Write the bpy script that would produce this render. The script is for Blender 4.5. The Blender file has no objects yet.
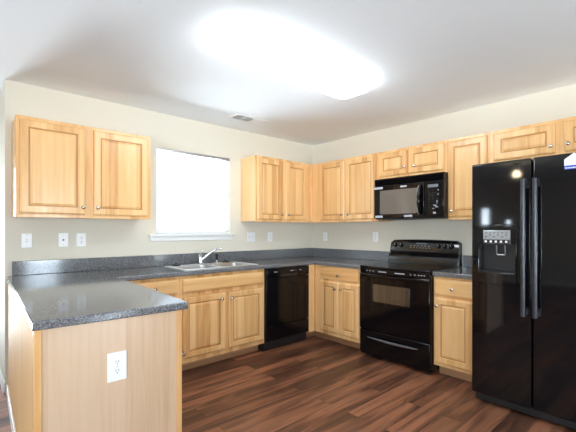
import bpy, bmesh, math, random
from mathutils import Vector, Matrix
random.seed(4)
S = bpy.context.scene
COL = S.collection

# ------------------------------------------------------------------ camera, world, exposure
cam_d = bpy.data.cameras.new('camera'); cam = bpy.data.objects.new('camera', cam_d); COL.objects.link(cam)
cam.location = (-3.702, -3.617, 1.2726)
cam.rotation_euler = (math.pi/2, 0, -math.radians(41.863))
cam_d.sensor_width = 36.0; cam_d.lens = 369.0/576*36; cam_d.shift_y = 14.1/576
cam_d.clip_start = 0.05
S.camera = cam

W = bpy.data.worlds.new('sky'); S.world = W; W.use_nodes = True
WORLD_STRENGTH = 43.0
SKY, GROUND_GLOW = (.38, .46, .53, 1), (.82, .93, 1.02, 1)
bgn = W.node_tree.nodes['Background']
bgn.inputs[1].default_value = WORLD_STRENGTH
_n = W.node_tree.nodes; _l = W.node_tree.links       # pale sky over a brighter ground glow added to lift the ceiling
_tc = _n.new('ShaderNodeTexCoord'); _sx = _n.new('ShaderNodeSeparateXYZ'); _cr = _n.new('ShaderNodeValToRGB'); _ma = _n.new('ShaderNodeMapRange')
_l.new(_tc.outputs['Generated'], _sx.inputs[0]); _l.new(_sx.outputs['Z'], _ma.inputs[0]); _ma.inputs[1].default_value = -1; _ma.inputs[2].default_value = 1
_l.new(_ma.outputs[0], _cr.inputs[0]); _l.new(_cr.outputs[0], bgn.inputs[0])
_cr.color_ramp.elements[0].position = .47; _cr.color_ramp.elements[0].color = GROUND_GLOW
_cr.color_ramp.elements[1].position = .53; _cr.color_ramp.elements[1].color = SKY

S.view_settings.view_transform = 'Standard'; S.view_settings.look = 'None'
S.view_settings.gamma = 1; S.view_settings.use_curve_mapping = False
S.view_settings.exposure = -0.05
LAMP_STRENGTH = 14.5
S.cycles.max_bounces = 10; S.cycles.diffuse_bounces = 6; S.cycles.glossy_bounces = 5
S.cycles.transparent_max_bounces = 12; S.cycles.caustics_reflective = False; S.cycles.caustics_refractive = False
S.cycles.use_denoising = True; S.cycles.sample_clamp_indirect = 6.0

def portal(name, loc, rot, sx, sy):
    l = bpy.data.lights.new(name, 'AREA'); l.shape = 'RECTANGLE'; l.size = sx; l.size_y = sy
    l.cycles.is_portal = True
    o = bpy.data.objects.new(name, l); COL.objects.link(o); o.location = loc; o.rotation_euler = rot
PI = math.pi
# window and door openings (x or y range, z range) shared by walls and portals
KW = (-2.227, -1.360, 1.232, 2.098)       # kitchen window in wall_back
RD = (-2.62, -1.84, 0.0, 2.05)            # glazed door in wall_front
RW = (-5.1, -4.55, 0.25, 2.05)           # unseen window added in wall_front to even out the light
SD = (-4.12, -3.56, 0.0, 2.03)             # sliding door in the dining end
LW = (-5.9, -3.4, 0.5, 2.1)               # unseen window added in wall_left to brighten the right wall
LX, FY, DY, CZ = -8.2, -6.5, 1.5, 2.449
portal('portal_kitchen', ((KW[0]+KW[1])/2, 0.16, (KW[2]+KW[3])/2), (-PI/2, 0, 0), KW[1]-KW[0], KW[3]-KW[2])
portal('portal_door', ((RD[0]+RD[1])/2, FY-.16, 1.02), (PI/2, 0, 0), RD[1]-RD[0], 2.05)
portal('portal_front', ((RW[0]+RW[1])/2, FY-.16, 1.15), (PI/2, 0, 0), RW[1]-RW[0], 1.8)
portal('portal_sliding', ((SD[0]+SD[1])/2, DY+.16, 1.02), (-PI/2, 0, 0), SD[1]-SD[0], 2.05)
portal('portal_left', (LX-.16, (LW[0]+LW[1])/2, 1.3), (0, -PI/2, 0), 1.6, LW[1]-LW[0])

# ------------------------------------------------------------------ materials
def L(r, g, b):  # sRGB 0-255 -> linear
    def c(v):
        v /= 255.0
        return v/12.92 if v <= .04045 else ((v+.055)/1.055)**2.4
    return (c(r), c(g), c(b), 1)
class NT:
    def __init__(s, name):
        s.m = bpy.data.materials.new(name); s.m.use_nodes = True
        s.t = s.m.node_tree; s.n = s.t.nodes; s.b = s.n['Principled BSDF']; s.out = s.n['Material Output']
    def node(s, typ, **kw):
        n = s.n.new(typ)
        for k, v in kw.items(): setattr(n, k, v)
        return n
    def link(s, a, b): s.t.links.new(a, b)
def simple(name, col, rough=.5, metal=0.0, spec=.5, coat=0.0, noise=None):
    t = NT(name); b = t.b
    b.inputs['Base Color'].default_value = col; b.inputs['Roughness'].default_value = rough
    b.inputs['Metallic'].default_value = metal; b.inputs['Specular IOR Level'].default_value = spec
    b.inputs['Coat Weight'].default_value = coat; b.inputs['Coat Roughness'].default_value = .04
    if noise:
        sc, st = noise
        tc = t.node('ShaderNodeTexCoord'); nz = t.node('ShaderNodeTexNoise'); nz.inputs['Scale'].default_value = sc
        bp = t.node('ShaderNodeBump'); bp.inputs['Strength'].default_value = st; bp.inputs['Distance'].default_value = .002
        t.link(tc.outputs['Object'], nz.inputs['Vector']); t.link(nz.outputs['Fac'], bp.inputs['Height']); t.link(bp.outputs['Normal'], b.inputs['Normal'])
    return t.m
def wood(name, c_dark, c_mid, c_light, axis='z', rough=.25, stave=.075, fine=1.0, grain=1.0):
    t = NT(name); b = t.b
    tc = t.node('ShaderNodeTexCoord'); oi = t.node('ShaderNodeObjectInfo')
    add = t.node('ShaderNodeVectorMath', operation='ADD')
    mul = t.node('ShaderNodeMath', operation='MULTIPLY'); mul.inputs[1].default_value = 7.3
    t.link(oi.outputs['Random'], mul.inputs[0]); t.link(tc.outputs['Object'], add.inputs[0]); t.link(mul.outputs[0], add.inputs[1])
    mp = t.node('ShaderNodeMapping')
    sc = {'z': (26, 26, 1.3), 'x': (1.3, 26, 26)}[axis]
    mp.inputs['Scale'].default_value = [v*fine for v in sc]
    t.link(add.outputs[0], mp.inputs['Vector'])
    nz = t.node('ShaderNodeTexNoise'); nz.inputs['Scale'].default_value = 1.0; nz.inputs['Detail'].default_value = 5; nz.inputs['Roughness'].default_value = .6
    nz.inputs['Distortion'].default_value = .6
    t.link(mp.outputs[0], nz.inputs['Vector'])
    # glued staves
    sx = t.node('ShaderNodeSeparateXYZ'); t.link(add.outputs[0], sx.inputs[0])
    dv = t.node('ShaderNodeMath', operation='DIVIDE'); dv.inputs[1].default_value = stave
    t.link(sx.outputs['X' if axis == 'z' else 'Z'], dv.inputs[0])
    fl = t.node('ShaderNodeMath', operation='FLOOR'); t.link(dv.outputs[0], fl.inputs[0])
    wn = t.node('ShaderNodeTexWhiteNoise', noise_dimensions='1D'); t.link(fl.outputs[0], wn.inputs['W'])
    mix = t.node('ShaderNodeMath', operation='MULTIPLY_ADD'); mix.inputs[1].default_value = .42
    t.link(wn.outputs['Value'], mix.inputs[0])
    m2 = t.node('ShaderNodeMath', operation='MULTIPLY'); m2.inputs[1].default_value = .68*grain
    t.link(nz.outputs['Fac'], m2.inputs[0]); t.link(m2.outputs[0], mix.inputs[2])
    cr = t.node('ShaderNodeValToRGB'); e = cr.color_ramp.elements
    e[0].position = .22; e[0].color = c_dark; e[1].position = .82; e[1].color = c_light
    k = cr.color_ramp.elements.new(.5); k.color = c_mid
    t.link(mix.outputs[0], cr.inputs[0]); t.link(cr.outputs[0], b.inputs['Base Color'])
    b.inputs['Roughness'].default_value = rough
    return t.m
M = {}
mw = (L(200, 143, 87), L(226, 178, 119), L(240, 199, 143))
M['maple'] = wood('maple_vertical', *mw)
M['maple_h'] = wood('maple_horizontal', *mw, axis='x')
M['maple_groove_shade'] = wood('maple_groove_shade', L(164, 114, 64), L(184, 134, 82), L(198, 148, 96))  # darker maple puts the shadow of the door grooves into the colour
M['maple_matte'] = wood('maple_matte_panel', *mw, rough=.6)
M['kick'] = wood('brown_kick_board', L(150, 108, 76), L(172, 128, 92), L(186, 142, 106), axis='x')
M['veneer'] = wood('maple_veneer_panel', L(186, 150, 118), L(204, 170, 138), L(214, 184, 154), stave=.3, fine=1.6, grain=1.1)
M['wall'] = simple('cream_wall_paint', L(223, 216, 200), .75, noise=(220, .12))
M['ceiling'] = simple('white_ceiling_paint', L(245, 251, 255), .85, noise=(180, .15))
M['trim'] = simple('white_trim_paint', L(244, 243, 240), .35)
M['plate'] = simple('white_plastic', L(245, 245, 245), .3)
M['slot'] = simple('outlet_slot_dark', L(60, 60, 62), .5)
M['steel'] = simple('brushed_steel', L(246, 247, 248), .42, metal=1, noise=(300, .05))
M['basin'] = simple('satin_steel', L(205, 206, 208), .3, metal=1)
M['chrome'] = simple('chrome', L(205, 207, 210), .1, metal=1)
M['nickel'] = simple('satin_nickel', L(196, 190, 180), .22, metal=1)
M['black'] = simple('gloss_black', (.003, .003, .004, 1), .12, spec=.35)
M['black_glass'] = simple('black_glass', (.003, .003, .004, 1), .05, spec=.35)
M['fridge'] = simple('black_fridge_enamel', (.003, .0035, .005, 1), .05, spec=.58)
M['black_matte'] = simple('black_plastic', (.012, .012, .013, 1), .42)
M['rubber'] = simple('black_rubber', (.008, .008, .008, 1), .6)
M['charcoal'] = simple('charcoal_handle', (.022, .023, .028, 1), .24, spec=.6)
M['guard'] = simple('black_range_panel', (.004, .004, .005, 1), .12, spec=.8)
M['handle_glint'] = simple('grey_glint_handle', (.09, .09, .1, 1), .25, spec=.8)  # dark drawer handle, its highlight put into a lighter grey
M['ov_window'] = simple('oven_window_glass', (.05, .038, .026, 1), .06, spec=.9, coat=1)
M['mw_window'] = simple('microwave_mesh_glass', (.11, .105, .1, 1), .14, spec=.9, coat=.8)
M['silver'] = simple('silver_panel', L(176, 178, 180), .28, metal=.7)
M['mark'] = simple('grey_prints_and_glints', L(170, 172, 176), .5)
M['display'] = simple('grey_display', L(120, 124, 128), .2)
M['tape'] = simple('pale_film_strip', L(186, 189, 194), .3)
M['ring'] = simple('burner_ring_grey', (.03, .03, .032, 1), .15)
M['dark_gap'] = simple('dark_recess', (.01, .009, .008, 1), .8)
M['paper'] = simple('white_paper', L(240, 242, 246), .5)
M['blue'] = simple('blue_ink', L(52, 78, 176), .5)
M['greyink'] = simple('faint_grey_ink', L(190, 196, 208), .5)
def counter_mat():
    t = NT('speckled_grey_laminate'); b = t.b
    tc = t.node('ShaderNodeTexCoord')
    v = t.node('ShaderNodeTexVoronoi'); v.inputs['Scale'].default_value = 330
    n = t.node('ShaderNodeTexNoise'); n.inputs['Scale'].default_value = 150; n.inputs['Detail'].default_value = 4
    t.link(tc.outputs['Object'], v.inputs['Vector']); t.link(tc.outputs['Object'], n.inputs['Vector'])
    bw = t.node('ShaderNodeSeparateColor'); t.link(v.outputs['Color'], bw.inputs[0])
    a = t.node('ShaderNodeMath', operation='MULTIPLY_ADD'); a.inputs[1].default_value = .55
    m = t.node('ShaderNodeMath', operation='MULTIPLY'); m.inputs[1].default_value = .55
    t.link(n.outputs['Fac'], m.inputs[0]); t.link(bw.outputs[0], a.inputs[0]); t.link(m.outputs[0], a.inputs[2])
    cr = t.node('ShaderNodeValToRGB'); e = cr.color_ramp.elements
    e[0].position = .2; e[0].color = L(62, 62, 64); e[1].position = .95; e[1].color = L(178, 179, 182)
    k = cr.color_ramp.elements.new(.55); k.color = L(94, 95, 98)
    k = cr.color_ramp.elements.new(.76); k.color = L(136, 138, 142)
    t.link(a.outputs[0], cr.inputs[0]); t.link(cr.outputs[0], b.inputs['Base Color'])
    b.inputs['Roughness'].default_value = .1; b.inputs['Specular IOR Level'].default_value = 1.0
    return t.m
M['counter'] = counter_mat()
def floor_mat():
    t = NT('dark_red_brown_planks'); b = t.b
    tc = t.node('ShaderNodeTexCoord')
    br = t.node('ShaderNodeTexBrick'); br.offset = .37; br.offset_frequency = 2; br.squash = 1
    br.inputs['Scale'].default_value = 1; br.inputs['Brick Width'].default_value = 1.22; br.inputs['Row Height'].default_value = .152
    br.inputs['Mortar Size'].default_value = .0012; br.inputs['Mortar Smooth'].default_value = .2; br.inputs['Bias'].default_value = 0
    br.inputs['Color1'].default_value = (0, 0, 0, 1); br.inputs['Color2'].default_value = (1, 1, 1, 1); br.inputs['Mortar'].default_value = (.5, .5, .5, 1)
    t.link(tc.outputs['Object'], br.inputs['Vector'])
    # shift the grain from plank to plank
    sh = t.node('ShaderNodeVectorMath', operation='MULTIPLY_ADD'); sh.inputs[1].default_value = (9, 5, 0)
    t.link(br.outputs['Color'], sh.inputs[0]); t.link(tc.outputs['Object'], sh.inputs[2])
    mp = t.node('ShaderNodeMapping'); mp.inputs['Scale'].default_value = (1.1, 13, 1); t.link(sh.outputs[0], mp.inputs['Vector'])
    n1 = t.node('ShaderNodeTexNoise'); n1.inputs['Scale'].default_value = 1.0; n1.inputs['Detail'].default_value = 6; n1.inputs['Distortion'].default_value = .8
    t.link(mp.outputs[0], n1.inputs['Vector'])
    mp2 = t.node('ShaderNodeMapping'); mp2.inputs['Scale'].default_value = (3, 70, 1); t.link(sh.outputs[0], mp2.inputs['Vector'])
    n2 = t.node('ShaderNodeTexNoise'); n2.inputs['Scale'].default_value = 1.0; n2.inputs['Detail'].default_value = 4
    t.link(mp2.outputs[0], n2.inputs['Vector'])
    sc = t.node('ShaderNodeSeparateColor'); t.link(br.outputs['Color'], sc.inputs[0])
    a = t.node('ShaderNodeMath', operation='MULTIPLY_ADD'); a.inputs[1].default_value = .27
    b1 = t.node('ShaderNodeMath', operation='MULTIPLY'); b1.inputs[1].default_value = .84; t.link(n1.outputs['Fac'], b1.inputs[0])
    t.link(sc.outputs[0], a.inputs[0]); t.link(b1.outputs[0], a.inputs[2])
    a2 = t.node('ShaderNodeMath', operation='MULTIPLY_ADD'); a2.inputs[1].default_value = .22
    t.link(n2.outputs['Fac'], a2.inputs[0]); t.link(a.outputs[0], a2.inputs[2])
    cr = t.node('ShaderNodeValToRGB'); e = cr.color_ramp.elements
    e[0].position = .42; e[0].color = L(52, 34, 29); e[1].position = .84; e[1].color = L(158, 106, 78)
    k = cr.color_ramp.elements.new(.62); k.color = L(98, 64, 48)
    t.link(a2.outputs[0], cr.inputs[0])
    mx = t.node('ShaderNodeMix', data_type='RGBA'); mx.inputs[7].default_value = L(34, 22, 18)
    t.link(br.outputs['Fac'], mx.inputs[0]); t.link(cr.outputs[0], mx.inputs[6]); t.link(mx.outputs[2], b.inputs['Base Color'])
    b.inputs['Roughness'].default_value = .36; b.inputs['Specular IOR Level'].default_value = .4
    bp = t.node('ShaderNodeBump'); bp.inputs['Strength'].default_value = .15; bp.inputs['Distance'].default_value = .002
    t.link(n2.outputs['Fac'], bp.inputs['Height']); t.link(bp.outputs['Normal'], b.inputs['Normal'])
    return t.m
M['floor'] = floor_mat()
def glass_mat():
    t = NT('window_glass'); t.n.remove(t.b)
    tr = t.node('ShaderNodeBsdfTransparent'); gl = t.node('ShaderNodeBsdfGlossy'); gl.inputs['Roughness'].default_value = .02
    lw = t.node('ShaderNodeFresnel'); lw.inputs[0].default_value = 1.45; mx = t.node('ShaderNodeMixShader')
    t.link(lw.outputs[0], mx.inputs[0]); t.link(tr.outputs[0], mx.inputs[1]); t.link(gl.outputs[0], mx.inputs[2]); t.link(mx.outputs[0], t.out.inputs[0])
    return t.m
M['glass'] = glass_mat()
def blind_mat():
    t = NT('white_vinyl_slats'); t.n.remove(t.b)
    d = t.node('ShaderNodeBsdfDiffuse'); d.inputs[0].default_value = (.96, .97, .98, 1)
    tr = t.node('ShaderNodeBsdfTranslucent'); tr.inputs[0].default_value = (.96, .97, .98, 1); mx = t.node('ShaderNodeMixShader'); mx.inputs[0].default_value = .5
    t.link(d.outputs[0], mx.inputs[1]); t.link(tr.outputs[0], mx.inputs[2]); t.link(mx.outputs[0], t.out.inputs[0])
    return t.m
M['blind'] = blind_mat()
def emit_mat(name, col, st):
    t = NT(name); t.b.inputs['Base Color'].default_value = (.9, .9, .9, 1)
    t.b.inputs['Emission Color'].default_value = col; t.b.inputs['Emission Strength'].default_value = st
    return t.m
M['lamp'] = emit_mat('lit_acrylic_diffuser', (.90, .965, 1, 1), LAMP_STRENGTH)
M['lamp2'] = emit_mat('lit_glass_shade', (1, .80, .52, 1), 45)

# ------------------------------------------------------------------ mesh helpers
def box(bm, x0, x1, y0, y1, z0, z1):
    c = Matrix.Translation(((x0+x1)/2, (y0+y1)/2, (z0+z1)/2)) @ Matrix.Diagonal((abs(x1-x0), abs(y1-y0), abs(z1-z0), 1))
    return bmesh.ops.create_cube(bm, size=1, matrix=c)['verts']
def prism(bm, pts, axis, a0, a1, holes=()):
    """flat outline (list of 2-D points, optional holes) extruded along axis x, y or z"""
    def P(p, a):
        return {'z': (p[0], p[1], a), 'y': (p[0], a, p[1]), 'x': (a, p[0], p[1])}[axis]
    es = []; vs = []
    for loop in [pts]+list(holes):
        v = [bm.verts.new(P(p, a0)) for p in loop]; vs += v
        es += [bm.edges.new((v[i], v[(i+1) % len(v)])) for i in range(len(v))]
    if holes:
        f = [g for g in bmesh.ops.triangle_fill(bm, use_beauty=True, edges=es)['geom'] if isinstance(g, bmesh.types.BMFace)]
    else:
        f = [bm.faces.new(vs)]
    r = bmesh.ops.extrude_face_region(bm, geom=f)
    d = {'z': (0, 0, a1-a0), 'y': (0, a1-a0, 0), 'x': (a1-a0, 0, 0)}[axis]
    bmesh.ops.translate(bm, vec=d, verts=[g for g in r['geom'] if isinstance(g, bmesh.types.BMVert)])
    bmesh.ops.recalc_face_normals(bm, faces=bm.faces)
def lathe(bm, prof, centre, axis='z', n=20):
    """prof: list of (radius, distance along axis)"""
    rings = []
    ax = {'z': lambda r, a, h: (r*math.cos(a), r*math.sin(a), h), '-y': lambda r, a, h: (r*math.cos(a), -h, r*math.sin(a))}[axis]
    for r, h in prof:
        if r < 1e-6: rings.append([bm.verts.new(Vector(centre)+Vector(ax(0, 0, h)))])
        else: rings.append([bm.verts.new(Vector(centre)+Vector(ax(r, 2*PI*i/n, h))) for i in range(n)])
    for A, B in zip(rings, rings[1:]):
        for i in range(n):
            j = (i+1) % n
            q = [A[i % len(A)], A[j % len(A)], B[j % len(B)], B[i % len(B)]]
            u = []
            for v in q:
                if v not in u: u.append(v)
            if len(u) > 2: bm.faces.new(u)
    for R in (rings[0], rings[-1]):
        if len(R) > 2:
            try: bm.faces.new(R)
            except ValueError: pass
    bmesh.ops.recalc_face_normals(bm, faces=bm.faces)
def tube(bm, pts, rad, n=12):
    pts = [Vector(p) for p in pts]; rads = rad if isinstance(rad, (list, tuple)) else [rad]*len(pts)
    rings = []
    up = Vector((0, 0, 1))
    for i, p in enumerate(pts):
        d = (pts[min(i+1, len(pts)-1)]-pts[max(i-1, 0)]).normalized()
        s = d.cross(up)
        if s.length < 1e-3: s = d.cross(Vector((1, 0, 0)))
        s.normalize(); t = s.cross(d).normalized()
        rings.append([bm.verts.new(p+rads[i]*(s*math.cos(2*PI*k/n)+t*math.sin(2*PI*k/n))) for k in range(n)])
    for A, B in zip(rings, rings[1:]):
        for k in range(n): bm.faces.new((A[k], A[(k+1) % n], B[(k+1) % n], B[k]))
    bm.faces.new(rings[0]); bm.faces.new(rings[-1])
    bmesh.ops.recalc_face_normals(bm, faces=bm.faces)
def arc(p0, p1, p2, n=12):
    p0, p1, p2 = Vector(p0), Vector(p1), Vector(p2)
    return [(1-t)**2*p0+2*t*(1-t)*p1+t*t*p2 for t in [i/n for i in range(n+1)]]
def obj(name, bm, mat, parent=None, bevel=0.0, seg=2, smooth=False, label=None):
    me = bpy.data.meshes.new(name); bm.to_mesh(me); bm.free()
    me.materials.append(M[mat] if isinstance(mat, str) else mat)
    if smooth:
        for p in me.polygons: p.use_smooth = True
    o = bpy.data.objects.new(name, me); COL.objects.link(o)
    if parent: o.parent = parent
    if bevel:
        m = o.modifiers.new('bevel', 'BEVEL'); m.width = bevel; m.segments = seg; m.limit_method = 'ANGLE'; m.angle_limit = math.radians(35)
    if smooth or bevel:
        for p in me.polygons: p.use_smooth = True
        try: me.set_sharp_from_angle(angle=math.radians(38))
        except Exception: pass
    if label: o['label'] = label
    return o
def bxo(name, dims, mat, parent=None, bevel=0.0, label=None, seg=2):
    bm = bmesh.new(); box(bm, *dims); return obj(name, bm, mat, parent, bevel, seg, label=label)
def thing(name, label, cat, loc=(0, 0, 0), rz=0.0, group=None):
    o = bpy.data.objects.new(name, None); COL.objects.link(o); o.empty_display_size = .1
    o.location = loc; o.rotation_euler = (0, 0, rz); o['label'] = label; o['category'] = cat
    if group: o['group'] = group
    return o
def tag(o, label, cat, group=None):
    o['label'] = label; o['category'] = cat
    if group: o['group'] = group
    return o
def struct(o): o['kind'] = 'structure'; return o
RIGHT = -PI/2      # faces -x (units on the right wall)

# ------------------------------------------------------------------ room shell
def wall(name, axis, u0, u1, t0, t1, holes=(), z0=0.0, z1=CZ):
    """wall running along axis with rectangular openings"""
    bm = bmesh.new()
    us = sorted({u0, u1, *[h[0] for h in holes], *[h[1] for h in holes]}); zs = sorted({z0, z1, *[h[2] for h in holes], *[h[3] for h in holes]})
    def inside(u, z): return any(h[0] < u < h[1] and h[2] < z < h[3] for h in holes)
    for a, b in zip(us, us[1:]):
        z = z0; run = None
        for c, d in zip(zs, zs[1:]):
            if inside((a+b)/2, (c+d)/2):
                if run is not None:
                    box(bm, *((a, b, t0, t1) if axis == 'x' else (t0, t1, a, b)), run, c); run = None
            elif run is None: run = c
        if run is not None: box(bm, *((a, b, t0, t1) if axis == 'x' else (t0, t1, a, b)), run, z1)
    return struct(obj(name, bm, 'wall'))
struct(bxo('floor', (LX-.15, .15, FY-.15, DY+.15, -.1, 0), 'floor'))
struct(bxo('ceiling', (LX-.15, .15, FY-.15, DY+.15, CZ, CZ+.1), 'ceiling'))
wall('wall_back', 'x', -3.425, .15, 0, .15, [KW])
wall('wall_right', 'y', FY-.15, 0, 0, .15)
wall('wall_return', 'y', .15, DY, -3.425, -3.275)
wall('wall_dining', 'x', LX-.15, -3.275, DY, DY+.15, [SD])
wall('wall_front', 'x', LX-.15, 0, FY-.15, FY, [RD, RW])
wall('wall_left', 'y', FY, DY, LX-.15, LX, [LW, (.0, .22, 1.38, 1.85), (-.50, -.36, 1.38, 1.54)])
def baseboard(name, dims): struct(bxo(name, dims, 'trim', bevel=.004))
baseboard('baseboard_return', (-3.438, -3.425, 0, DY, 0, .085))
baseboard('baseboard_dining', (SD[1]+.06, -3.438, DY-.013, DY, 0, .085))
baseboard('baseboard_right', (-.013, 0, FY+.013, -3.46, 0, .085))
baseboard('baseboard_front', (RD[1]+.06, -.013, FY, FY+.013, 0, .085))
baseboard('baseboard_left', (LX, LX+.013, FY, DY, 0, .085))

def glazed(name, axis, u0, u1, z0, z1, t, cols=1, rows=1, fw=.05, casing=None, handle=None):
    """sash frame with panes set in an opening; t = position across the wall"""
    root = struct(thing(name, '', '')); del root['label']; del root['category']
    def bb(bm, a, b, c, d, dep): box(bm, *((a, b, t-dep, t+dep) if axis == 'x' else (t-dep, t+dep, a, b)), c, d)
    bm = bmesh.new()
    for a, b, c, d in ((u0, u0+fw, z0, z1), (u1-fw, u1, z0, z1), (u0+fw, u1-fw, z0, z0+fw), (u0+fw, u1-fw, z1-fw, z1)): bb(bm, a, b, c, d, .025)
    for i in range(1, cols): u = u0+(u1-u0)*i/cols; bb(bm, u-fw/2, u+fw/2, z0+fw, z1-fw, .025)
    for i in range(1, rows): z = z0+(z1-z0)*i/rows; bb(bm, u0+fw, u1-fw, z-fw/2, z+fw/2, .03)
    obj('window_frame', bm, 'trim', root)
    bm = bmesh.new(); bb(bm, u0+fw*.5, u1-fw*.5, z0+fw*.5, z1-fw*.5, .003); obj('window_pane', bm, 'glass', root)
    if casing:
        bm = bmesh.new(); cw = .06; s, t0 = casing; a, b = sorted((t0, t0+s*.015))
        for p in ((u0-cw, u0, z0, z1+cw), (u1, u1+cw, z0, z1+cw), (u0, u1, z1, z1+cw)):
            box(bm, *((p[0], p[1], a, b) if axis == 'x' else (a, b, p[0], p[1])), p[2], p[3])
        obj('window_casing', bm, 'trim', root)
    return root
w1 = glazed('window_1', 'x', KW[0], KW[1], KW[2], KW[3], .11, rows=2, fw=.04)
bm = bmesh.new(); box(bm, -2.305, -1.315, -.045, .08, 1.212, 1.232)
obj('window_sill', bm, 'trim', w1, .004)
bxo('window_apron', (-2.285, -1.335, -.016, -.0005, 1.163, 1.212), 'trim', w1, .003)
glazed('door_1', 'x', *RD, FY-.07, fw=.09, casing=(1, FY))
glazed('fill_window_2', 'x', *RW, FY-.07, cols=1, casing=(1, FY))
glazed('door_2', 'x', *SD, DY+.07, cols=2, fw=.07, casing=(-1, DY))
glazed('fill_window_3', 'y', *LW, LX-.07, cols=2, casing=(1, LX))
glazed('window_4', 'y', .0, .22, 1.38, 1.85, LX-.07, fw=.02)
glazed('window_5', 'y', -.50, -.36, 1.38, 1.54, LX-.07, fw=.02)

# kitchen window blind (hangs in the opening)
bl = thing('window_blind', 'closed white slatted blind filling the bright window above the sink', 'blind', (0, 0, 0))
bm = bmesh.new(); nsl = 44
for i in range(nsl):
    z = KW[2]+.035+i*(KW[3]-KW[2]-.075)/(nsl-1)
    v = box(bm, KW[0]+.006, KW[1]-.006, -.0125, .0125, -.0005, .0005)
    bmesh.ops.transform(bm, matrix=Matrix.Translation((0, .02, z)) @ Matrix.Rotation(math.radians(-46), 4, 'X'), verts=v)
obj('slats', bm, 'blind', bl)
bxo('head_rail', (KW[0]+.004, KW[1]-.004, .002, .042, KW[3]-.028, KW[3]-.002), 'silver', bl, .002)
bxo('bottom_rail', (KW[0]+.006, KW[1]-.006, .008, .032, KW[2]+.004, KW[2]+.018), 'blind', bl, .002)

# ------------------------------------------------------------------ cabinetry
def knob(x, y, z, parent, normal=(0, -1, 0)):
    bm = bmesh.new()
    lathe(bm, [(.0085, 0), (.0085, .003), (.005, .005), (.005, .013), (.0125, .017), (.0148, .021), (.0135, .026), (.008, .029), (0, .030)], (0, 0, 0), '-y', 18)
    if normal == (1, 0, 0): bmesh.ops.rotate(bm, matrix=Matrix.Rotation(PI/2, 3, 'Z'), verts=bm.verts)
    bmesh.ops.translate(bm, vec=(x, y, z), verts=bm.verts)
    return obj('knob', bm, 'nickel', parent, smooth=True)
def rect_loops(bm, w, h, prof, cx, cz, y):
    """nested rectangle loops; prof = [(inset, depth in front of y)]"""
    R = []
    for ins, d in prof:
        a, b = w/2-ins, h/2-ins
        R.append([bm.verts.new((cx+sx*a, y-d, cz+sz*b)) for sx, sz in ((-1, -1), (1, -1), (1, 1), (-1, 1))])
    for A, B in zip(R, R[1:]):
        for i in range(4): bm.faces.new((A[i], A[(i+1) % 4], B[(i+1) % 4], B[i]))
    return R
def panel_door(x0, x1, z0, z1, y, parent, knob_at=None, horizontal=False, m='maple', side=False):
    """raised-panel door, front towards -y; y is the plane of the face frame"""
    w, h = x1-x0, z1-z0; cx, cz = (x0+x1)/2, (z0+z1)/2
    st = .052 if min(w, h) > .22 else .047
    bm = bmesh.new()
    R = rect_loops(bm, w, h, [(0, 0), (0, .012), (.003, .0155), (.008, .017), (.011, .019), (st, .019), (st+.002, .011)], cx, cz, y)
    bm.faces.new(R[0][::-1]); bm.faces.new(R[-1]); bmesh.ops.recalc_face_normals(bm, faces=bm.faces)
    d = obj('door', bm, m, parent)
    bm = bmesh.new()
    R = rect_loops(bm, w-2*st-.0046, h-2*st-.0046, [(0, .010), (.0, .0112), (.006, .0112), (.010, .0125), (.024, .0185), (.027, .019)], cx, cz, y)
    bm.faces.new(R[0][::-1]); bm.faces.new(R[-1]); bmesh.ops.recalc_face_normals(bm, faces=bm.faces)
    for f in bm.faces: f.material_index = 0
    p = obj('panel', bm, m, d)
    p.data.materials.append(M['maple_groove_shade'])
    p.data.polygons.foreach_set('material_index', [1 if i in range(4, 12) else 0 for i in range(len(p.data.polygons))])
    if knob_at: knob(knob_at[0], y-.019, knob_at[1], d)
    return d
def drawer_front(x0, x1, z0, z1, y, parent, knob_at=None, name='drawer'):
    bm = bmesh.new()
    R = rect_loops(bm, x1-x0, z1-z0, [(0, 0), (0, .011), (.003, .0145), (.009, .0165), (.012, .019)], (x0+x1)/2, (z0+z1)/2, y)
    bm.faces.new(R[0][::-1]); bm.faces.new(R[-1]); bmesh.ops.recalc_face_normals(bm, faces=bm.faces)
    d = obj(name, bm, 'maple_h', parent)
    if knob_at: knob(knob_at[0], y-.019, knob_at[1], d)
    return d
def face_frame(bm, x0, x1, z0, z1, y0, y1, rails, stiles):
    """frame of stiles (x ranges) and rails (z ranges) between y0 and y1"""
    for a, b in stiles: box(bm, a, b, y0, y1, z0, z1)
    for c, d, segs in rails:
        for a, b in segs: box(bm, a, b, y0, y1, c, d)
ZT, ZB = 2.113, 1.369
def wall_cabinet(label, loc, rz, w, z0, z1, depth, doors, stiles=None, frame_x=None):
    """loc: left end of the cabinet's back at floor level, x runs right, front faces -y; doors: (x0,x1,z0,z1,knob)"""
    root = thing('wall_cabinet', label, 'cabinet', loc, rz, 'maple wall cabinets')
    bxo('body', (.002, w-.002, -depth+.019, -.002, z0+.006, z1-.001), 'maple', root)
    f0, f1 = frame_x or (0, w)
    bm = bmesh.new(); y0, y1 = -depth, -depth+.019
    sts = [(f0, f0+.04), (f1-.04, f1)] + (stiles or [])
    sts.sort(); segs = [(a[1], b[0]) for a, b in zip(sts, sts[1:]) if b[0]-a[1] > .001]
    face_frame(bm, f0, f1, z0, z1, y0, y1, [(z0, z0+.04, segs), (z1-.045, z1, segs)], sts)
    obj('face_frame', bm, 'maple', root)
    for a, b, c, d, k in doors: panel_door(a, b, c, d, -depth, root, k)
    return root
DZ0, DZ1 = 1.396, 2.087
KZ = 1.454
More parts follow.
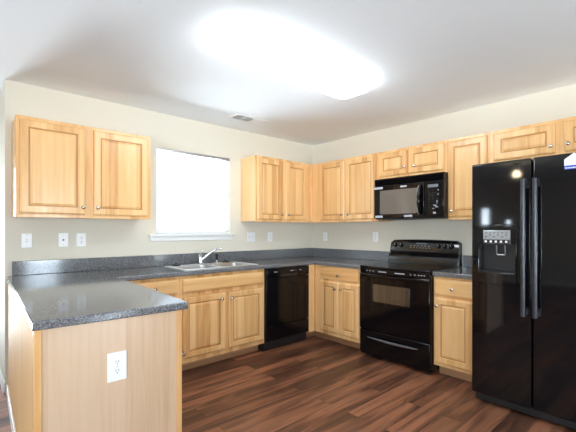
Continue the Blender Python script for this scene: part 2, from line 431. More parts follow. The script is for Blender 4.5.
# left of the window
x = -3.387
wall_cabinet('wide wooden wall cabinet with two doors left of the window', (x, -.0005, 0), 0, .985, ZB, ZT, .305,
    [(.022, .452, DZ0, DZ1, (-2.955-x, KZ)), (.512, .958, DZ0, DZ1, (-2.847-x, KZ))], [(.442, .522)])
x = -1.213
wall_cabinet('wooden two-door wall cabinet right of the window, its pale side facing the glass', (x, -.0005, 0), 0, .906, ZB, ZT, .305,
    [(.014, .383, DZ0, DZ1, (-.857-x, KZ)), (.437, .780, DZ0, DZ1, (-.749-x, KZ))], [(.373, .447), (.770, .826)])
# right wall: local x = -world y
def yl(y, y0): return y0-y
y0 = -.307
wall_cabinet('wooden two-door wall cabinet between the room corner and the microwave', (-.0005, y0, 0), RIGHT, 1.287-.307, ZB, ZT, .305,
    [(yl(-.441, y0), yl(-.831, y0), DZ0, DZ1, (yl(-.804, y0), KZ)), (yl(-.852, y0), yl(-1.264, y0), DZ0, DZ1, (yl(-.904, y0), KZ))], [(yl(-.82, y0), yl(-.86, y0)), (.0405, yl(-.45, y0))])
y0 = -1.288
wall_cabinet('short wooden wall cabinet with two doors directly above the microwave', (-.0005, y0, 0), RIGHT, 2.042-1.288, 1.812, ZT, .305,
    [(yl(-1.305, y0), yl(-1.641, y0), 1.842, DZ1, (yl(-1.623, y0), 1.912)), (yl(-1.658, y0), yl(-2.021, y0), 1.842, DZ1, (yl(-1.729, y0), 1.912))], [(yl(-1.63, y0), yl(-1.67, y0))])
y0 = -2.043
wall_cabinet('tall narrow single-door wooden wall cabinet between the microwave and the refrigerator', (-.0005, y0, 0), RIGHT, 2.420-2.043, ZB, ZT, .305,
    [(yl(-2.059, y0), yl(-2.399, y0), DZ0, DZ1, (yl(-2.101, y0), 1.447))])
y0 = -2.421
wall_cabinet('short wooden wall cabinet with two doors above the black refrigerator', (-.0005, y0, 0), RIGHT, .99, 1.812, ZT, .305,
    [(yl(-2.451, y0), yl(-2.884, y0), 1.862, DZ1, (yl(-2.86, y0), 1.912)), (yl(-2.940, y0), yl(-3.373, y0), 1.862, DZ1, (yl(-2.968, y0), 1.913))], [(yl(-2.874, y0), yl(-2.95, y0))])

BD, CTZ, CT0 = .60, .912, .874     # base depth to the face frame, worktop top and underside
def base_cabinet(label, loc, rz, w, drawers, doors, stiles=(), name='base_cabinet', toe=(0, None), hollow=False):
    root = thing(name, label, 'cabinet', loc, rz, 'maple base cabinets')
    if hollow:
        bm = bmesh.new()
        box(bm, .001, .018, -BD+.019, -.002, .1, CT0-.001); box(bm, w-.018, w-.001, -BD+.019, -.002, .1, CT0-.001)
        box(bm, .018, w-.018, -BD+.019, -.002, .1, .118); box(bm, .018, w-.018, -.014, -.002, .118, CT0-.001)
        obj('body', bm, 'maple', root)
    else: bxo('body', (.001, w-.001, -BD+.019, -.002, .1, CT0-.001), 'maple', root)
    bxo('toe_kick', (toe[0], toe[1] or w, -.495, -.475, .0, .1), 'kick', root)
    bm = bmesh.new()
    sts = [(0, .035), (w-.035, w)]; segs = [(.035, w-.035)]
    face_frame(bm, 0, w, .1, CT0-.001, -BD, -BD+.019, [(.1, .165, segs), (.685, .73, segs), (.84, CT0-.001, segs)], sts)
    for a, b in stiles: box(bm, a, b, -BD, -BD+.019, .165, .685)
    obj('face_frame', bm, 'maple', root)
    for a, b, c, d, k, n in drawers: drawer_front(a, b, c, d, -BD, root, k, n)
    for a, b, c, d, k in doors: panel_door(a, b, c, d, -BD, root, k)
    return root
x = -2.262
base_cabinet('wooden sink base cabinet with two doors and a false drawer front', (x, -.0005, 0), 0, .931,
    [(.024, .908, .724, .843, None, 'false_drawer_front')],
    [(.024, .455, .145, .682, (-1.855-x, .628)), (.488, .911, .145, .682, (-1.748-x, .625))], [(.445, .498)], hollow=True)
x = -2.70
base_cabinet('wooden drawer base cabinet left of the sink, half hidden behind the peninsula', (x, -.0005, 0), 0, .436,
    [(.02, .415, .724, .843, (-2.493-x, .785), 'drawer')], [(.02, .415, .145, .682, (.06, .625))])
y0 = -.632
cb = base_cabinet('wooden base cabinet with one drawer and two narrow doors beside the range', (-.0005, y0, 0), RIGHT, 1.29-.632,
    [(yl(-.722, y0), yl(-1.265, y0), .724, .863, (yl(-.999, y0), .775), 'drawer')],
    [(yl(-.722, y0), yl(-.985, y0), .142, .70, (yl(-.958, y0), .625)), (yl(-.995, y0), yl(-1.265, y0), .142, .70, (yl(-1.04, y0), .632))], [(.035, yl(-.73, y0)), (yl(-.975, y0), yl(-1.005, y0))], toe=(-.136, None))
# corner filler between the dishwasher and that cabinet
fl = thing('corner_filler', 'narrow upright wooden filler board in the corner right of the dishwasher', 'filler board', (0, 0, 0))
bxo('board', (-.70, -.601, -.624, -.605, .1, CT0-.001), 'maple', fl)
bxo('toe_kick', (-.70, -.476, -.495, -.476, 0, .1), 'kick', fl)
y0 = -2.066
base_cabinet('narrow wooden base cabinet with one drawer and one door between range and refrigerator', (-.0005, y0, 0), RIGHT, .352,
    [(.012, yl(-2.395, y0), .712, .852, (yl(-2.24, y0), .778), 'drawer')], [(.012, yl(-2.395, y0), .128, .69, (yl(-2.108, y0), .622))])

# peninsula: local frame turned 2.4 degrees clockwise about the back-left corner
PR = -math.radians(2.2); PO = Vector((-3.406, -.003, 0))
def pen(u, v): return PO + Vector((u*math.cos(PR)-v*math.sin(PR), u*math.sin(PR)+v*math.cos(PR), 0))
PB = -1.845
pc = thing('peninsula_cabinet', 'wooden peninsula base ending in a plain veneer panel with a wall socket', 'cabinet', PO, PR, 'maple base cabinets')
bxo('body', (.012, .595, PB+.02, -.03, .1, CT0-.001), 'maple', pc)
bxo('plinth', (.012, .52, PB+.02, -.03, .0, .1), 'maple_h', pc)
bxo('back_panel', (0, .012, PB+.02, -.03, 0, CT0-.001), 'maple_matte', pc)
bxo('end_panel', (.028, .592, PB, PB+.02, 0, CT0-.001), 'veneer', pc, label='flat pale veneer end panel')
bxo('corner_trim', (0, .028, PB-.004, PB+.02, 0, CT0-.001), 'maple', pc, .002)
bm = bmesh.new(); fy0, fy1 = PB-.002, -.66
def rot_front(dims):  # parts facing +x
    return dims
box(bm, .595, .614, fy0, fy0+.04, .0, CT0-.001); box(bm, .595, .614, fy1-.04, fy1, .1, CT0-.001); box(bm, .595, .614, (fy0+fy1)/2-.03, (fy0+fy1)/2+.03, .1, CT0-.001)
box(bm, .592, .595, PB, fy0+.06, 0, CT0-.001)
for c, d in ((.1, .165), (.685, .73), (.84, CT0-.001)):
    box(bm, .595, .614, fy0+.04, (fy0+fy1)/2-.03, c, d); box(bm, .595, .614, (fy0+fy1)/2+.03, fy1-.04, c, d)
obj('face_frame', bm, 'maple', pc)
def turn(o, dx, dy):  # bake a door built facing -y so that it faces +x
    for q in [o]+list(o.children):
        q.data.transform(Matrix.Translation((dx, dy, 0)) @ Matrix.Rotation(PI/2, 4, 'Z'))
mid = (fy0+fy1)/2
for a, b in ((fy0+.02, mid-.012), (mid+.012, fy1-.02)):
    # after turning, local x -> y and -y -> +x
    d = panel_door(a, b, .145, .682, 0, pc, ((a+.035) if a < mid-.1 else (b-.035), .625)); turn(d, .614, 0)
    d = drawer_front(a, b, .724, .843, 0, pc, ((a+b)/2, .785)); turn(d, .614, 0)
bxo('base_trim', (-.013, 0, PB+.005, -.03, 0, .075), 'trim', pc, .004, label='white baseboard along the back of the peninsula')

# ------------------------------------------------------------------ worktops
pfl, pfr = pen(-.006, -1.872), pen(.645, -1.872)
ed = (pen(.645, 0)-pfr).normalized(); k = (-.633-pfr.y)/ed.y; pin = pfr+ed*k
pbl = pen(-.006, 0)
SK = (-2.195, -1.365, -.575, -.085)       # sink cut-out
wt = thing('worktop', 'dark speckled laminate worktop running from the peninsula past the sink to the range', 'worktop', (0, 0, 0))
bm = bmesh.new()
prism(bm, [(pfl.x, pfl.y), (pfr.x, pfr.y), (pin.x, pin.y), (-.635, -.633), (-.635, -1.296), (-.001, -1.296), (-.001, -.001), (pbl.x, -.001)], 'z', CT0, CTZ,
      [[(SK[0]+.02, SK[2]+.02), (SK[1]-.02, SK[2]+.02), (SK[1]-.02, SK[3]-.02), (SK[0]+.02, SK[3]-.02)]])
obj('slab', bm, 'counter', wt, .007, 3)
bm = bmesh.new(); box(bm, -3.382, -.001, -.021, -.001, CTZ, 1.026); obj('backsplash', bm, 'counter', wt, .003)
bm = bmesh.new(); box(bm, -.021, -.001, -1.272, -.0215, CTZ, 1.026); obj('backsplash', bm, 'counter', wt, .003)
wt2 = thing('worktop', 'short dark speckled worktop between the range and the refrigerator', 'worktop', (0, 0, 0))
bxo('slab', (-.635, -.001, -2.425, -2.067, CT0, CTZ), 'counter', wt2, .007, seg=3)
bxo('backsplash', (-.021, -.001, -2.425, -2.072, CTZ, 1.026), 'counter', wt2, .003)

# ------------------------------------------------------------------ sink, tap
sk = thing('kitchen_sink', 'double-bowl stainless steel sink set in the worktop below the window', 'sink', (0, 0, CTZ))
def rrect(x0, x1, y0, y1, r, n=5):
    out = []
    for cx, cy, a in ((x1-r, y1-r, 0), (x0+r, y1-r, 90), (x0+r, y0+r, 180), (x1-r, y0+r, 270)):
        out += [(cx+r*math.cos(math.radians(a+90*i/n)), cy+r*math.sin(math.radians(a+90*i/n))) for i in range(n+1)]
    return out
bow = [(-2.155, -1.795, -.535, -.185), (-1.765, -1.405, -.535, -.185)]
bm = bmesh.new()
prism(bm, rrect(*SK, .03), 'z', .0005, .007, [rrect(*b, .05) for b in bow])
obj('rim', bm, 'steel', sk, .003)
for b in bow:
    bm = bmesh.new(); R = []
    for ins, z in ((0, .006), (.006, -.01), (.012, -.13), (.03, -.158), (.09, -.165)):
        R.append([bm.verts.new((p[0], p[1], z)) for p in rrect(b[0]+ins, b[1]-ins, b[2]+ins, b[3]-ins, max(.05-ins*.2, .02))])
    for A, B in zip(R, R[1:]):
        for i in range(len(A)): j = (i+1) % len(A); bm.faces.new((A[i], B[i], B[j], A[j]))
    bm.faces.new(R[-1]); bmesh.ops.recalc_face_normals(bm, faces=bm.faces)
    o = obj('bowl', bm, 'basin', sk, smooth=True)
    m = o.modifiers.new('thick', 'SOLIDIFY'); m.thickness = .0015; m.offset = -1 
    bm = bmesh.new(); lathe(bm, [(.045, 0), (.045, .003), (.03, .003), (.028, .001), (0, .001)], ((b[0]+b[1])/2, (b[2]+b[3])/2, -.1645)); obj('drain', bm, 'chrome', o, smooth=True)
fx, fy, fz = -1.81, -.135, CTZ+.007
fa = thing('kitchen_faucet', 'chrome single-lever kitchen faucet rising behind the sink bowls', 'faucet', (fx, fy, fz))
bm = bmesh.new(); prism(bm, rrect(-.075, .075, -.024, .024, .022), 'z', 0, .009); obj('base_plate', bm, 'chrome', fa, .003)
bm = bmesh.new(); lathe(bm, [(.026, .009), (.025, .05), (.024, .085), (.019, .1), (0, .104)], (0, 0, 0)); obj('valve_body', bm, 'chrome', fa, smooth=True)
bm = bmesh.new()
pts = arc((.0, -.012, .04), (.07, -.08, .125), (.13, -.13, .165), 12)+[Vector((.148, -.146, .164)), Vector((.154, -.152, .152))]
tube(bm, pts, [.013-.0035*i/(len(pts)-1) for i in range(len(pts))]); obj('spout', bm, 'chrome', fa, smooth=True)
bm = bmesh.new(); tube(bm, arc((0, 0, .095), (.005, .01, .125), (.035, .005, .14), 8), [.014, .013, .012, .011, .01, .009, .009, .008, .008]); obj('lever', bm, 'chrome', fa, smooth=True)
sp = thing('side_sprayer', 'small black hand sprayer standing right of the faucet', 'sprayer', (-1.61, -.128, fz))
bm = bmesh.new(); lathe(bm, [(.02, 0), (.02, .008), (.014, .012), (.014, .03), (0, .03)], (0, 0, 0)); obj('holder', bm, 'chrome', sp, smooth=True)
bm = bmesh.new(); lathe(bm, [(.0115, .03), (.011, .05), (.014, .072), (.016, .088), (.012, .096), (0, .097)], (0, 0, 0)); obj('spray_head', bm, 'rubber', sp, smooth=True)
def stopper(loc, label):
    t = thing('sink_stopper', label, 'sink stopper', loc, 0, 'black sink stoppers')
    bm = bmesh.new(); lathe(bm, [(.042, 0), (.044, .004), (.038, .010), (.022, .012), (0, .013)], (0, 0, 0)); obj('disc', bm, 'rubber', t, smooth=True)
    bm = bmesh.new(); lathe(bm, [(.007, .012), (.006, .02), (.013, .024), (.013, .03), (0, .032)], (0, 0, 0)); obj('grip', bm, 'rubber', t, smooth=True)
stopper((-2.085, -.145, fz), 'black rubber stopper lying on the left back part of the sink rim')
stopper((-1.50, -.132, fz), 'black rubber stopper lying on the sink rim right of the sprayer')

# ------------------------------------------------------------------ dishwasher
dw = thing('dishwasher', 'black built-in dishwasher between the sink cabinet and the corner', 'dishwasher', (-1.329, 0, 0))
w = .627
bxo('tub', (.004, w-.004, -.59, -.03, .02, CT0-.004), 'black_matte', dw)
bm = bmesh.new(); prism(bm, [(-.592, .27), (-.632, .27), (-.634, .60), (-.634, .765), (-.592, .765)], 'x', .005, w-.005); obj('door', bm, 'black', dw, .004)
cp = bxo('control_panel', (.005, w-.005, -.638, -.592, .769, CT0-.008), 'black', dw, .006)
bm = bmesh.new(); prism(bm, [(.19, -.004), (.44, -.004), (.43, .022), (.2, .022)], 'y', -.6395, -.6385); bmesh.ops.translate(bm, vec=(0, 0, .78), verts=bm.verts); obj('handle_recess', bm, 'black_matte', cp)
bm = bmesh.new()
for px, pw in ((.10, .045), (.33, .03), (.36, .02), (.47, .03)): box(bm, px, px+pw, -.6392, -.6378, .828, .834)
obj('prints_and_glints', bm, 'mark', cp)
bm = bmesh.new(); lathe(bm, [(.017, 0), (.015, .014), (0, .015)], (.40, -.638, .83), '-y'); obj('dial', bm, 'charcoal', cp, smooth=True)
bxo('lower_panel', (.005, w-.005, -.632, -.592, .115, .264), 'black', dw, .004)
bxo('kick_plate', (.005, w-.005, -.56, -.545, .003, .112), 'black_matte', dw)

# ------------------------------------------------------------------ range
rg = thing('electric_range', 'black freestanding glass-top electric range with oven', 'range', (0, -1.303, 0), RIGHT)
w = .757
bxo('body', (.002, w-.002, -.63, -.03, .03, .885), 'black', rg)
for fxx in (.05, w-.05):
    for fyy in (-.57, -.1):
        bm = bmesh.new(); lathe(bm, [(.02, 0), (.02, .03)], (fxx, fyy, 0), n=10); obj('levelling_foot', bm, 'black_matte', rg)
def bow_outline(front, bow, back, x0=0, x1=w, n=18):
    return [(x0+(x1-x0)*i/n, front-bow*(1-(2*i/n-1)**2)) for i in range(n+1)]+[(x1, back), (x0, back)]
bm = bmesh.new(); prism(bm, bow_outline(-.648, .03, -.06), 'z', .895, .918); ct = obj('cooktop', bm, 'black_glass', rg, .006, 3)
for cx, cy, r in ((.2, -.47, .105), (.56, -.47, .085), (.2, -.2, .08), (.56, -.2, .105)):
    bm = bmesh.new(); n = 40
    for ra in (r, r*.62):
        A = [bm.verts.new((cx+ra*math.cos(2*PI*i/n), cy+ra*math.sin(2*PI*i/n), .9186)) for i in range(n)]
        B = [bm.verts.new((cx+(ra-.004)*math.cos(2*PI*i/n), cy+(ra-.004)*math.sin(2*PI*i/n), .9186)) for i in range(n)]
        for i in range(n): bm.faces.new((A[i], A[(i+1) % n], B[(i+1) % n], B[i]))
    obj('burner_ring', bm, 'ring', ct)
# bowed fascia under the cooktop, with the oven's vent and reflections painted as pale marks
bm = bmesh.new(); prism(bm, bow_outline(-.645, .028, -.6, .004, w-.004), 'z', .845, .894); fa_ = obj('front_fascia', bm, 'black', rg, .004)
def on_bow(bm, a, b, z0, z1, front=-.645, bow=.028, off=.0008, n=4):
    for i in range(n):
        t0, t1 = a+(b-a)*i/n, a+(b-a)*(i+1)/n
        f = lambda x: front-bow*(1-(2*(x-.004)/(w-.008)-1)**2)-off
        v = [bm.verts.new(q) for q in ((t0, f(t0), z0), (t1, f(t1), z0), (t1, f(t1), z1), (t0, f(t0), z1))]
        bm.faces.new(v)
bm = bmesh.new()
for a, b in ((.24, .33), (.42, .52)): on_bow(bm, a, b, .866, .876)
for a in (.09, .13, .17, .57, .61, .645, .67, .695): on_bow(bm, a, a+.014, .867, .875, n=1)
obj('prints_and_glints', bm, 'mark', fa_)
# oven door with a bowed handle lip
od = bxo('oven_door', (.004, w-.004, -.655, -.631, .285, .842), 'black_glass', rg, .006)
bm = bmesh.new(); prism(bm, bow_outline(-.66, .032, -.65, .01, w-.01), 'z', .812, .836); obj('handle', bm, 'black', od, .007, 3)
bxo('oven_window', (.165, .565, -.6562, -.650, .572, .742), 'ov_window', od, .001, label='brownish tinted oven window')
dr = bxo('storage_drawer', (.004, w-.004, -.652, -.631, .05, .276), 'black', rg, .006)
bm = bmesh.new(); pts = [(.10+.54*t, -.655-.028*math.sin(PI*t)**.6, .212) for t in [i/20 for i in range(21)]]
tube(bm, pts, [.004+.008*math.sin(PI*i/20)**.7 for i in range(21)], 10); obj('handle', bm, 'handle_glint', dr, smooth=True)
# backguard
bm = bmesh.new()
def loft(bm, secs):
    R = [[bm.verts.new(p) for p in q] for q in secs]
    for A, B in zip(R, R[1:]):
        for i in range(len(A)): j = (i+1) % len(A); bm.faces.new((A[i], A[j], B[j], B[i]))
    bm.faces.new(R[0]); bm.faces.new(R[-1]); bmesh.ops.recalc_face_normals(bm, faces=bm.faces)
secs = []
for i in range(25):
    t = i/24; q = (2*t-1)**2; dz = -.010*q - (.022*((abs(2*t-1)-.94)/.06)**2 if abs(2*t-1) > .94 else 0)
    pr = [(-.012, .9185), (-.135, .9185)]+[(-.135+.05*(1-math.cos(a))**1.0, .922+.10*math.sin(a)) for a in [k_*PI/2/8 for k_ in range(1, 9)]]
    pr += [(-.092, 1.034), (-.094, 1.048), (-.075, 1.160+dz), (-.066, 1.170+dz), (-.05, 1.174+dz), (-.012, 1.174+dz)]
    secs.append([(w*t, y, z) for y, z in pr])
loft(bm, secs)
bg_ = obj('backguard', bm, 'guard', rg, smooth=True)
def on_guard(z): return -.092+(.017)*(z-1.05)/.108       # front of the sloped control face
for cx in (.065, .135, .555, .62, .685):
    bm = bmesh.new(); lathe(bm, [(.024, 0), (.023, .012), (.017, .02), (0, .021)], (cx, on_guard(1.11)+.001, 1.11), '-y'); kb = obj('control_knob', bm, 'black', bg_, smooth=True)
    bm = bmesh.new(); box(bm, cx-.0018, cx+.0018, on_guard(1.11)-.0222, on_guard(1.11)-.019, 1.108, 1.128); obj('pointer', bm, 'mark', kb)
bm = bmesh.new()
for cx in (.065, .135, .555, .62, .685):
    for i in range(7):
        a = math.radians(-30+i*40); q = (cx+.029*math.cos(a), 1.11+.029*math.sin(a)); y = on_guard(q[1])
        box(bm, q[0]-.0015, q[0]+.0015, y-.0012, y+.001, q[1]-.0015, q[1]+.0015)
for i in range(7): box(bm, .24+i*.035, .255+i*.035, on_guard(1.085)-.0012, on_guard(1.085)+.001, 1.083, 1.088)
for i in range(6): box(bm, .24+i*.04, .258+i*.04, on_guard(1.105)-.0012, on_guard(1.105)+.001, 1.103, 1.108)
obj('prints_and_glints', bm, 'mark', bg_)
bm = bmesh.new(); box(bm, .31, .43, on_guard(1.128)-.0012, on_guard(1.128)+.002, 1.118, 1.138); obj('clock_display', bm, 'display', bg_)

# ------------------------------------------------------------------ microwave
mv = thing('microwave_oven', 'black over-the-range microwave oven hung below the short cabinet', 'microwave', (0, -1.303, 0), RIGHT)
zb, zt = 1.386, 1.808
bxo('body', (.002, w-.002, -.372, -.004, zb, zt-.001), 'black_matte', mv, .003)
gr = bxo('vent_grille', (0, w, -.392, -.372, 1.738, zt-.001), 'black', mv, .003)
bm = bmesh.new()
for i in range(5):
    z = 1.746+i*.0115
    v = box(bm, .012, w-.012, -.006, .006, -.002, .002)
    bmesh.ops.transform(bm, matrix=Matrix.Translation((0, -.394, z)) @ Matrix.Rotation(math.radians(35), 4, 'X'), verts=v)
obj('louvres', bm, 'black', gr)
md = bxo('door', (0, .565, -.402, -.372, zb+.012, 1.735), 'black_glass', mv, .006)
bxo('door_window', (.075, .50, -.4032, -.398, 1.437, 1.683), 'mw_window', md, .001, label='grey see-through door window')
bm = bmesh.new(); pts = [(.534, -.404-.042*math.sin(PI*t)**.55, 1.425+.275*t) for t in [i/18 for i in range(19)]]
tube(bm, pts, [.012+.006*math.sin(PI*i/18) for i in range(19)], 12); obj('handle', bm, 'black', md, smooth=True)
bm = bmesh.new(); pts = [(.516, -.404-.036*math.sin(PI*t)**.55, 1.425+.275*t) for t in [i/18 for i in range(19)]]
tube(bm, pts, .0055, 8); obj('handle_highlight', bm, 'silver', md, smooth=True)  # silver rod added along the handle as its painted highlight
bm = bmesh.new(); prism(bm, rrect(.315, .385, 1.70, 1.716, .007), 'y', -.4036, -.401); obj('badge', bm, 'tape', md)
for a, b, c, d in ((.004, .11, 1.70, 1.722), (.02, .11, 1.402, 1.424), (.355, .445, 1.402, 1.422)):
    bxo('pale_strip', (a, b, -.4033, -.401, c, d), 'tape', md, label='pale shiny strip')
kp = bxo('control_panel', (.569, w, -.402, -.372, zb+.012, 1.735), 'black', mv, .006)
bxo('clock_display', (.605, .705, -.4032, -.4, 1.672, 1.70), 'display', kp)
bm = bmesh.new()
for r in range(7):
    for c in range(3):
        if (r, c) in ((0, 2),): continue
        z = 1.642-r*.027; x = .607+c*.038
        box(bm, x, x+.022, -.4028, -.401, z, z+.008)
obj('keypad', bm, 'charcoal', kp)
bm = bmesh.new()
for x_, z_, a, b in ((.66, 1.50, .03, .008), (.675, 1.485, .03, .008), (.65, 1.47, .02, .006), (.69, 1.52, .008, .03), (.655, 1.425, .028, .018), (.70, 1.64, .01, .01), (.70, 1.60, .01, .01)):
    box(bm, x_, x_+a, -.4029, -.401, z_, z_+b)
obj('prints_and_glints', bm, 'mark', kp)
bxo('underside_filter', (.06, .30, -.33, -.08, zb-.004, zb+.001), 'black_matte', mv)

# ------------------------------------------------------------------ refrigerator
fr = thing('refrigerator', 'tall glossy black side-by-side refrigerator with ice dispenser', 'refrigerator', (0, -2.487, 0), RIGHT)
w = .915
bxo('cabinet', (.006, w-.006, -.785, -.05, .03, 1.742), 'black_matte', fr, .004)
bxo('base_grille', (.01, w-.01, -.815, -.785, .018, .075), 'black_matte', fr, .006)
for fxx in (.06, w-.06):
    for fyy in (-.74, -.12):
        bm = bmesh.new(); lathe(bm, [(.022, 0), (.022, .03)], (fxx, fyy, 0), n=10); obj('levelling_foot', bm, 'black_matte', fr)
FD0, FD1 = -.862, -.79
sx = .386
def fridge_door(name, x0, x1, hole=None):
    bm = bmesh.new()
    prism(bm, [(x0, .08), (x1, .08), (x1, 1.755), (x0, 1.755)], 'y', FD1, FD0, [hole] if hole else [])
    return obj(name, bm, 'fridge', fr, .012, 4)
R0, R1, RZ0, RZ1 = .056, .284, .972, 1.172
fd = fridge_door('freezer_door', 0, sx-.003, [(R0, RZ0), (R1, RZ0), (R1, RZ1), (R0, RZ1)])
gd = fridge_door('fridge_door', sx+.003, w)
bm = bmesh.new()      # open-fronted niche
box(bm, R0, R1, FD1-.008, FD1-.002, RZ0, RZ1); box(bm, R0, R0+.006, FD0+.004, FD1-.008, RZ0, RZ1); box(bm, R1-.006, R1, FD0+.004, FD1-.008, RZ0, RZ1)
box(bm, R0+.006, R1-.006, FD0+.004, FD1-.008, RZ0, RZ0+.008); box(bm, R0+.006, R1-.006, FD0+.004, FD1-.008, RZ1-.006, RZ1)
nd = obj('dispenser_niche', bm, 'black_matte', fd)
bm = bmesh.new()      # surround
out = [(.028, .905)]+[(.028+.272*i/10, .897-.012*math.sin(PI*i/10)) for i in range(0, 11)]+[(.30, 1.312), (.028, 1.312)]
out = out[1:]
prism(bm, out, 'y', FD0-.008, FD0+.0005, [[(R0, RZ0), (R1, RZ0), (R1, RZ1), (R0, RZ1)]]); ds = obj('dispenser_surround', bm, 'fridge', fd, .004)
dp = bxo('dispenser_panel', (.085, .262, FD0-.014, FD0-.007, 1.176, 1.272), 'silver', ds, .004, label='silver dispenser control panel')
bm = bmesh.new()
for i in range(5): box(bm, .098+i*.033, .112+i*.033, FD0-.0158, FD0-.013, 1.185, 1.199)
obj('push_buttons', bm, 'plate', dp)
bm = bmesh.new(); box(bm, .088, .259, FD0-.0147, FD0-.013, 1.178, 1.206); obj('button_strip', bm, 'black_matte', dp)
bm = bmesh.new()
for i in range(6): box(bm, .10+i*.026, .113+i*.026, FD0-.0146, FD0-.013, 1.222+.012*(i % 2), 1.23+.012*(i % 2)); box(bm, .10+i*.026, .116+i*.026, FD0-.0146, FD0-.013, 1.25, 1.256)
obj('prints_and_glints', bm, 'display', dp)
bm = bmesh.new(); tube(bm, [(.165, FD0+.018, RZ1-.004), (.165, FD0+.022, 1.105), (.169, FD0+.022, 1.098), (.216, FD0+.022, 1.098), (.22, FD0+.022, 1.105), (.22, FD0+.018, RZ1-.004)], .0045, 8); obj('paddle', bm, 'silver', nd, smooth=True)
def fridge_handle(xc, parent, z0=.70, z1=1.612):
    bm = bmesh.new(); n = 24
    pts = [(xc, FD0-.046, z0+(z1-z0)*t) for t in [i/n for i in range(n+1)]]
    rings = []
    for x, y, z in pts: rings.append([bm.verts.new((x+a, y+b, z)) for a, b in rrect(-.015, .015, -.014, .014, .011, 4)])
    for A, B in zip(rings, rings[1:]):
        for i in range(len(A)): j = (i+1) % len(A); bm.faces.new((A[i], A[j], B[j], B[i]))
    bm.faces.new(rings[0]); bm.faces.new(rings[-1])
    for z in (z0+.03, z1-.03): box(bm, xc-.014, xc+.014, FD0-.04, FD0+.002, z-.025, z+.025)
    bmesh.ops.recalc_face_normals(bm, faces=bm.faces)
    return obj('handle', bm, 'charcoal', parent, smooth=True)
fridge_handle(.346, fd); fridge_handle(.414, gd)
st = thing('paper_notice', 'white house-shaped paper notice with a blue band on the refrigerator door', 'notice', (0, -2.487, 0), RIGHT)
bm = bmesh.new(); prism(bm, [(.562, 1.652), (.662, 1.652), (.662, 1.715), (.612, 1.752), (.562, 1.715)], 'y', FD0-.0022, FD0-.0008); obj('sheet', bm, 'paper', st)
bm = bmesh.new(); prism(bm, [(.562, 1.652), (.662, 1.652), (.662, 1.676), (.562, 1.676)], 'y', FD0-.0028, FD0-.0021); bb_ = obj('blue_band', bm, 'blue', st)
bm = bmesh.new()
for i in range(7): box(bm, .568+i*.0125, .577+i*.0125, FD0-.0033, FD0-.0027, 1.658, 1.664)
obj('lettering', bm, 'paper', bb_)
bm = bmesh.new()
for z in (1.686, 1.695, 1.704): box(bm, .572, .652, FD0-.0026, FD0-.0021, z, z+.003)
obj('ruled_lines', bm, 'greyink', st)

# ------------------------------------------------------------------ wall plates
def plate(name, label, cat, loc, rz=0.0, w=.074, h=.116, kind='outlet'):
    t = thing(name, label, cat, loc, rz, 'white wall plates')
    bxo('cover_plate', (-w/2, w/2, -.0065, -.0005, -h/2, h/2), 'plate', t, .003)
    if kind == 'outlet':
        for s in (-1, 1):
            bm = bmesh.new(); prism(bm, rrect(-.017, .017, s*.0195-.0145, s*.0195+.0145, .012), 'y', -.0085, -.006); r = obj('receptacle', bm, 'plate', t)
            bm = bmesh.new()
            for dx, hh in ((-.006, .008), (.006, .0095)): box(bm, dx-.0012, dx+.0012, -.0089, -.0084, s*.0195+.0035-hh/2, s*.0195+.0035+hh/2)
            lathe(bm, [(.0028, 0), (.0028, .0005)], (0, -.0084, s*.0195-.0075), '-y', 10); obj('slots', bm, 'slot', r)
    elif kind == 'switch':
        n = max(1, round(w/.06)-0) if w > .1 else 1
        for i in range(n):
            x = (i-(n-1)/2)*.046
            bm = bmesh.new(); prism(bm, [(-.006, -.011), (-.012, .0), (-.006, .011)], 'x', x-.0045, x+.0045); obj('toggle', bm, 'plate', t)
            bm = bmesh.new(); box(bm, x-.0065, x+.0065, -.0069, -.0064, -.0135, .0135); obj('toggle_slot', bm, 'tape', t)
    elif kind == 'jack':
        bm = bmesh.new(); lathe(bm, [(.0075, 0), (.0065, .006), (0, .006)], (0, -.0062, 0), '-y', 14); obj('jack', bm, 'slot', t)
    bm = bmesh.new()
    for z in ((-.041, .041) if kind != 'outlet' else (0,)): lathe(bm, [(.003, 0), (.002, .001), (0, .001)], (0, -.0063, z), '-y', 10)
    obj('screws', bm, 'silver', t)
    return t
plate('light_switch', 'white light switch plate leftmost of the three on the wall above the peninsula', 'light switch', (-3.286, 0, 1.189), kind='switch')
plate('cable_jack', 'white plate with one round jack, middle of the three above the peninsula', 'wall jack', (-3.030, 0, 1.189), kind='jack')
plate('wall_socket', 'white wall socket rightmost of the three plates above the peninsula', 'wall socket', (-2.894, 0, 1.187))
plate('light_switch', 'wide white double switch plate right of the window sill', 'light switch', (-1.061, 0, 1.19), w=.118, kind='switch')
plate('wall_socket', 'white wall socket beside the wide switch plate, under the cabinet right of the window', 'wall socket', (-.766, 0, 1.187))
plate('wall_socket', 'white wall socket on the right wall nearest the room corner', 'wall socket', (0, -.245, 1.184), RIGHT)
plate('wall_socket', 'white wall socket on the right wall just left of the range backguard', 'wall socket', (0, -1.045, 1.19), RIGHT)
pp = pen(.312, PB)
plate('wall_socket', 'white wall socket on the end panel of the peninsula', 'wall socket', (pp.x, pp.y, .658), PR, w=.082, h=.13)

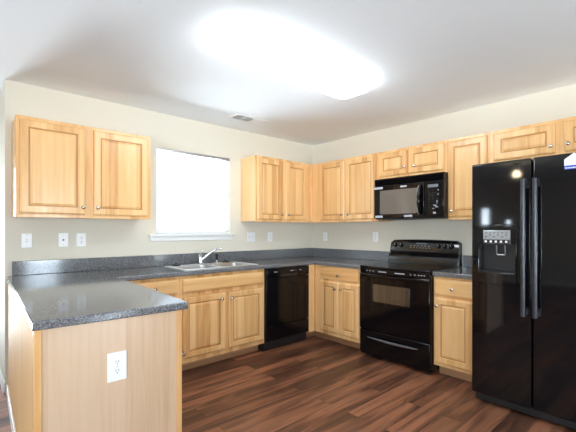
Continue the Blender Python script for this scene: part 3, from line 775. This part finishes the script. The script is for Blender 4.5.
# ------------------------------------------------------------------ ceiling lamp and vent
cl = thing('ceiling_light', 'long glowing white fluorescent ceiling light over the kitchen', 'ceiling light', (-1.885, -1.745, CZ))
def lozenge(hx, hy, c):
    return [(-hx+c, -hy), (hx-c, -hy), (hx, -hy+c), (hx, hy-c), (hx-c, hy), (-hx+c, hy), (-hx, hy-c), (-hx, -hy+c)]
bm = bmesh.new(); prism(bm, lozenge(.60, .14, .05), 'z', -.014, -.0005); obj('mounting_pan', bm, 'trim', cl)
bm = bmesh.new(); prism(bm, lozenge(.635, .17, .06), 'z', -.075, -.012); obj('diffuser', bm, 'lamp', cl, .025, 4)
cv = thing('ceiling_vent', 'white ceiling air register between the light and the back wall', 'air vent', (-1.40, -.43, CZ))
bm = bmesh.new()
for a in ((-.2, .2, -.085, -.06), (-.2, .2, .06, .085), (-.2, -.175, -.06, .06), (.175, .2, -.06, .06)): box(bm, *a, -.006, -.0005)
obj('frame', bm, 'trim', cv, .002)
bxo('duct_opening', (-.175, .175, -.06, .06, -.0016, -.0006), 'dark_gap', cv)
bm = bmesh.new()      # two banks of louvres thrown opposite ways
for i in range(8):
    for xa, xb, an in ((-.175, -.09, 40), (-.075, .02, 40), (.035, .175, -38)):
        v = box(bm, xa, xb, -.0075, .0075, -.0006, .0006)
        bmesh.ops.transform(bm, matrix=Matrix.Translation((0, -.052+i*.0149, -.0065)) @ Matrix.Rotation(math.radians(an), 4, 'X'), verts=v)
for xc in (-.0825, .0275): box(bm, xc-.0075, xc+.0075, -.06, .06, -.011, -.003)
obj('louvres', bm, 'trim', cv)
# lamp in the dining area, seen mirrored in the refrigerator
dl = thing('ceiling_light', 'small round warm ceiling light mirrored in the refrigerator door', 'ceiling light', (-5.3, -1.48, CZ))
bm = bmesh.new(); lathe(bm, [(.07, -.0005), (.07, -.02), (.012, -.03), (.012, -.14), (0, -.14)], (0, 0, 0)); obj('stem', bm, 'nickel', dl, smooth=True)
bm = bmesh.new(); lathe(bm, [(.03, -.135), (.055, -.17), (.065, -.21), (.05, -.245), (0, -.255)], (0, 0, 0)); obj('lamp_shade', bm, 'lamp2', dl, smooth=True)
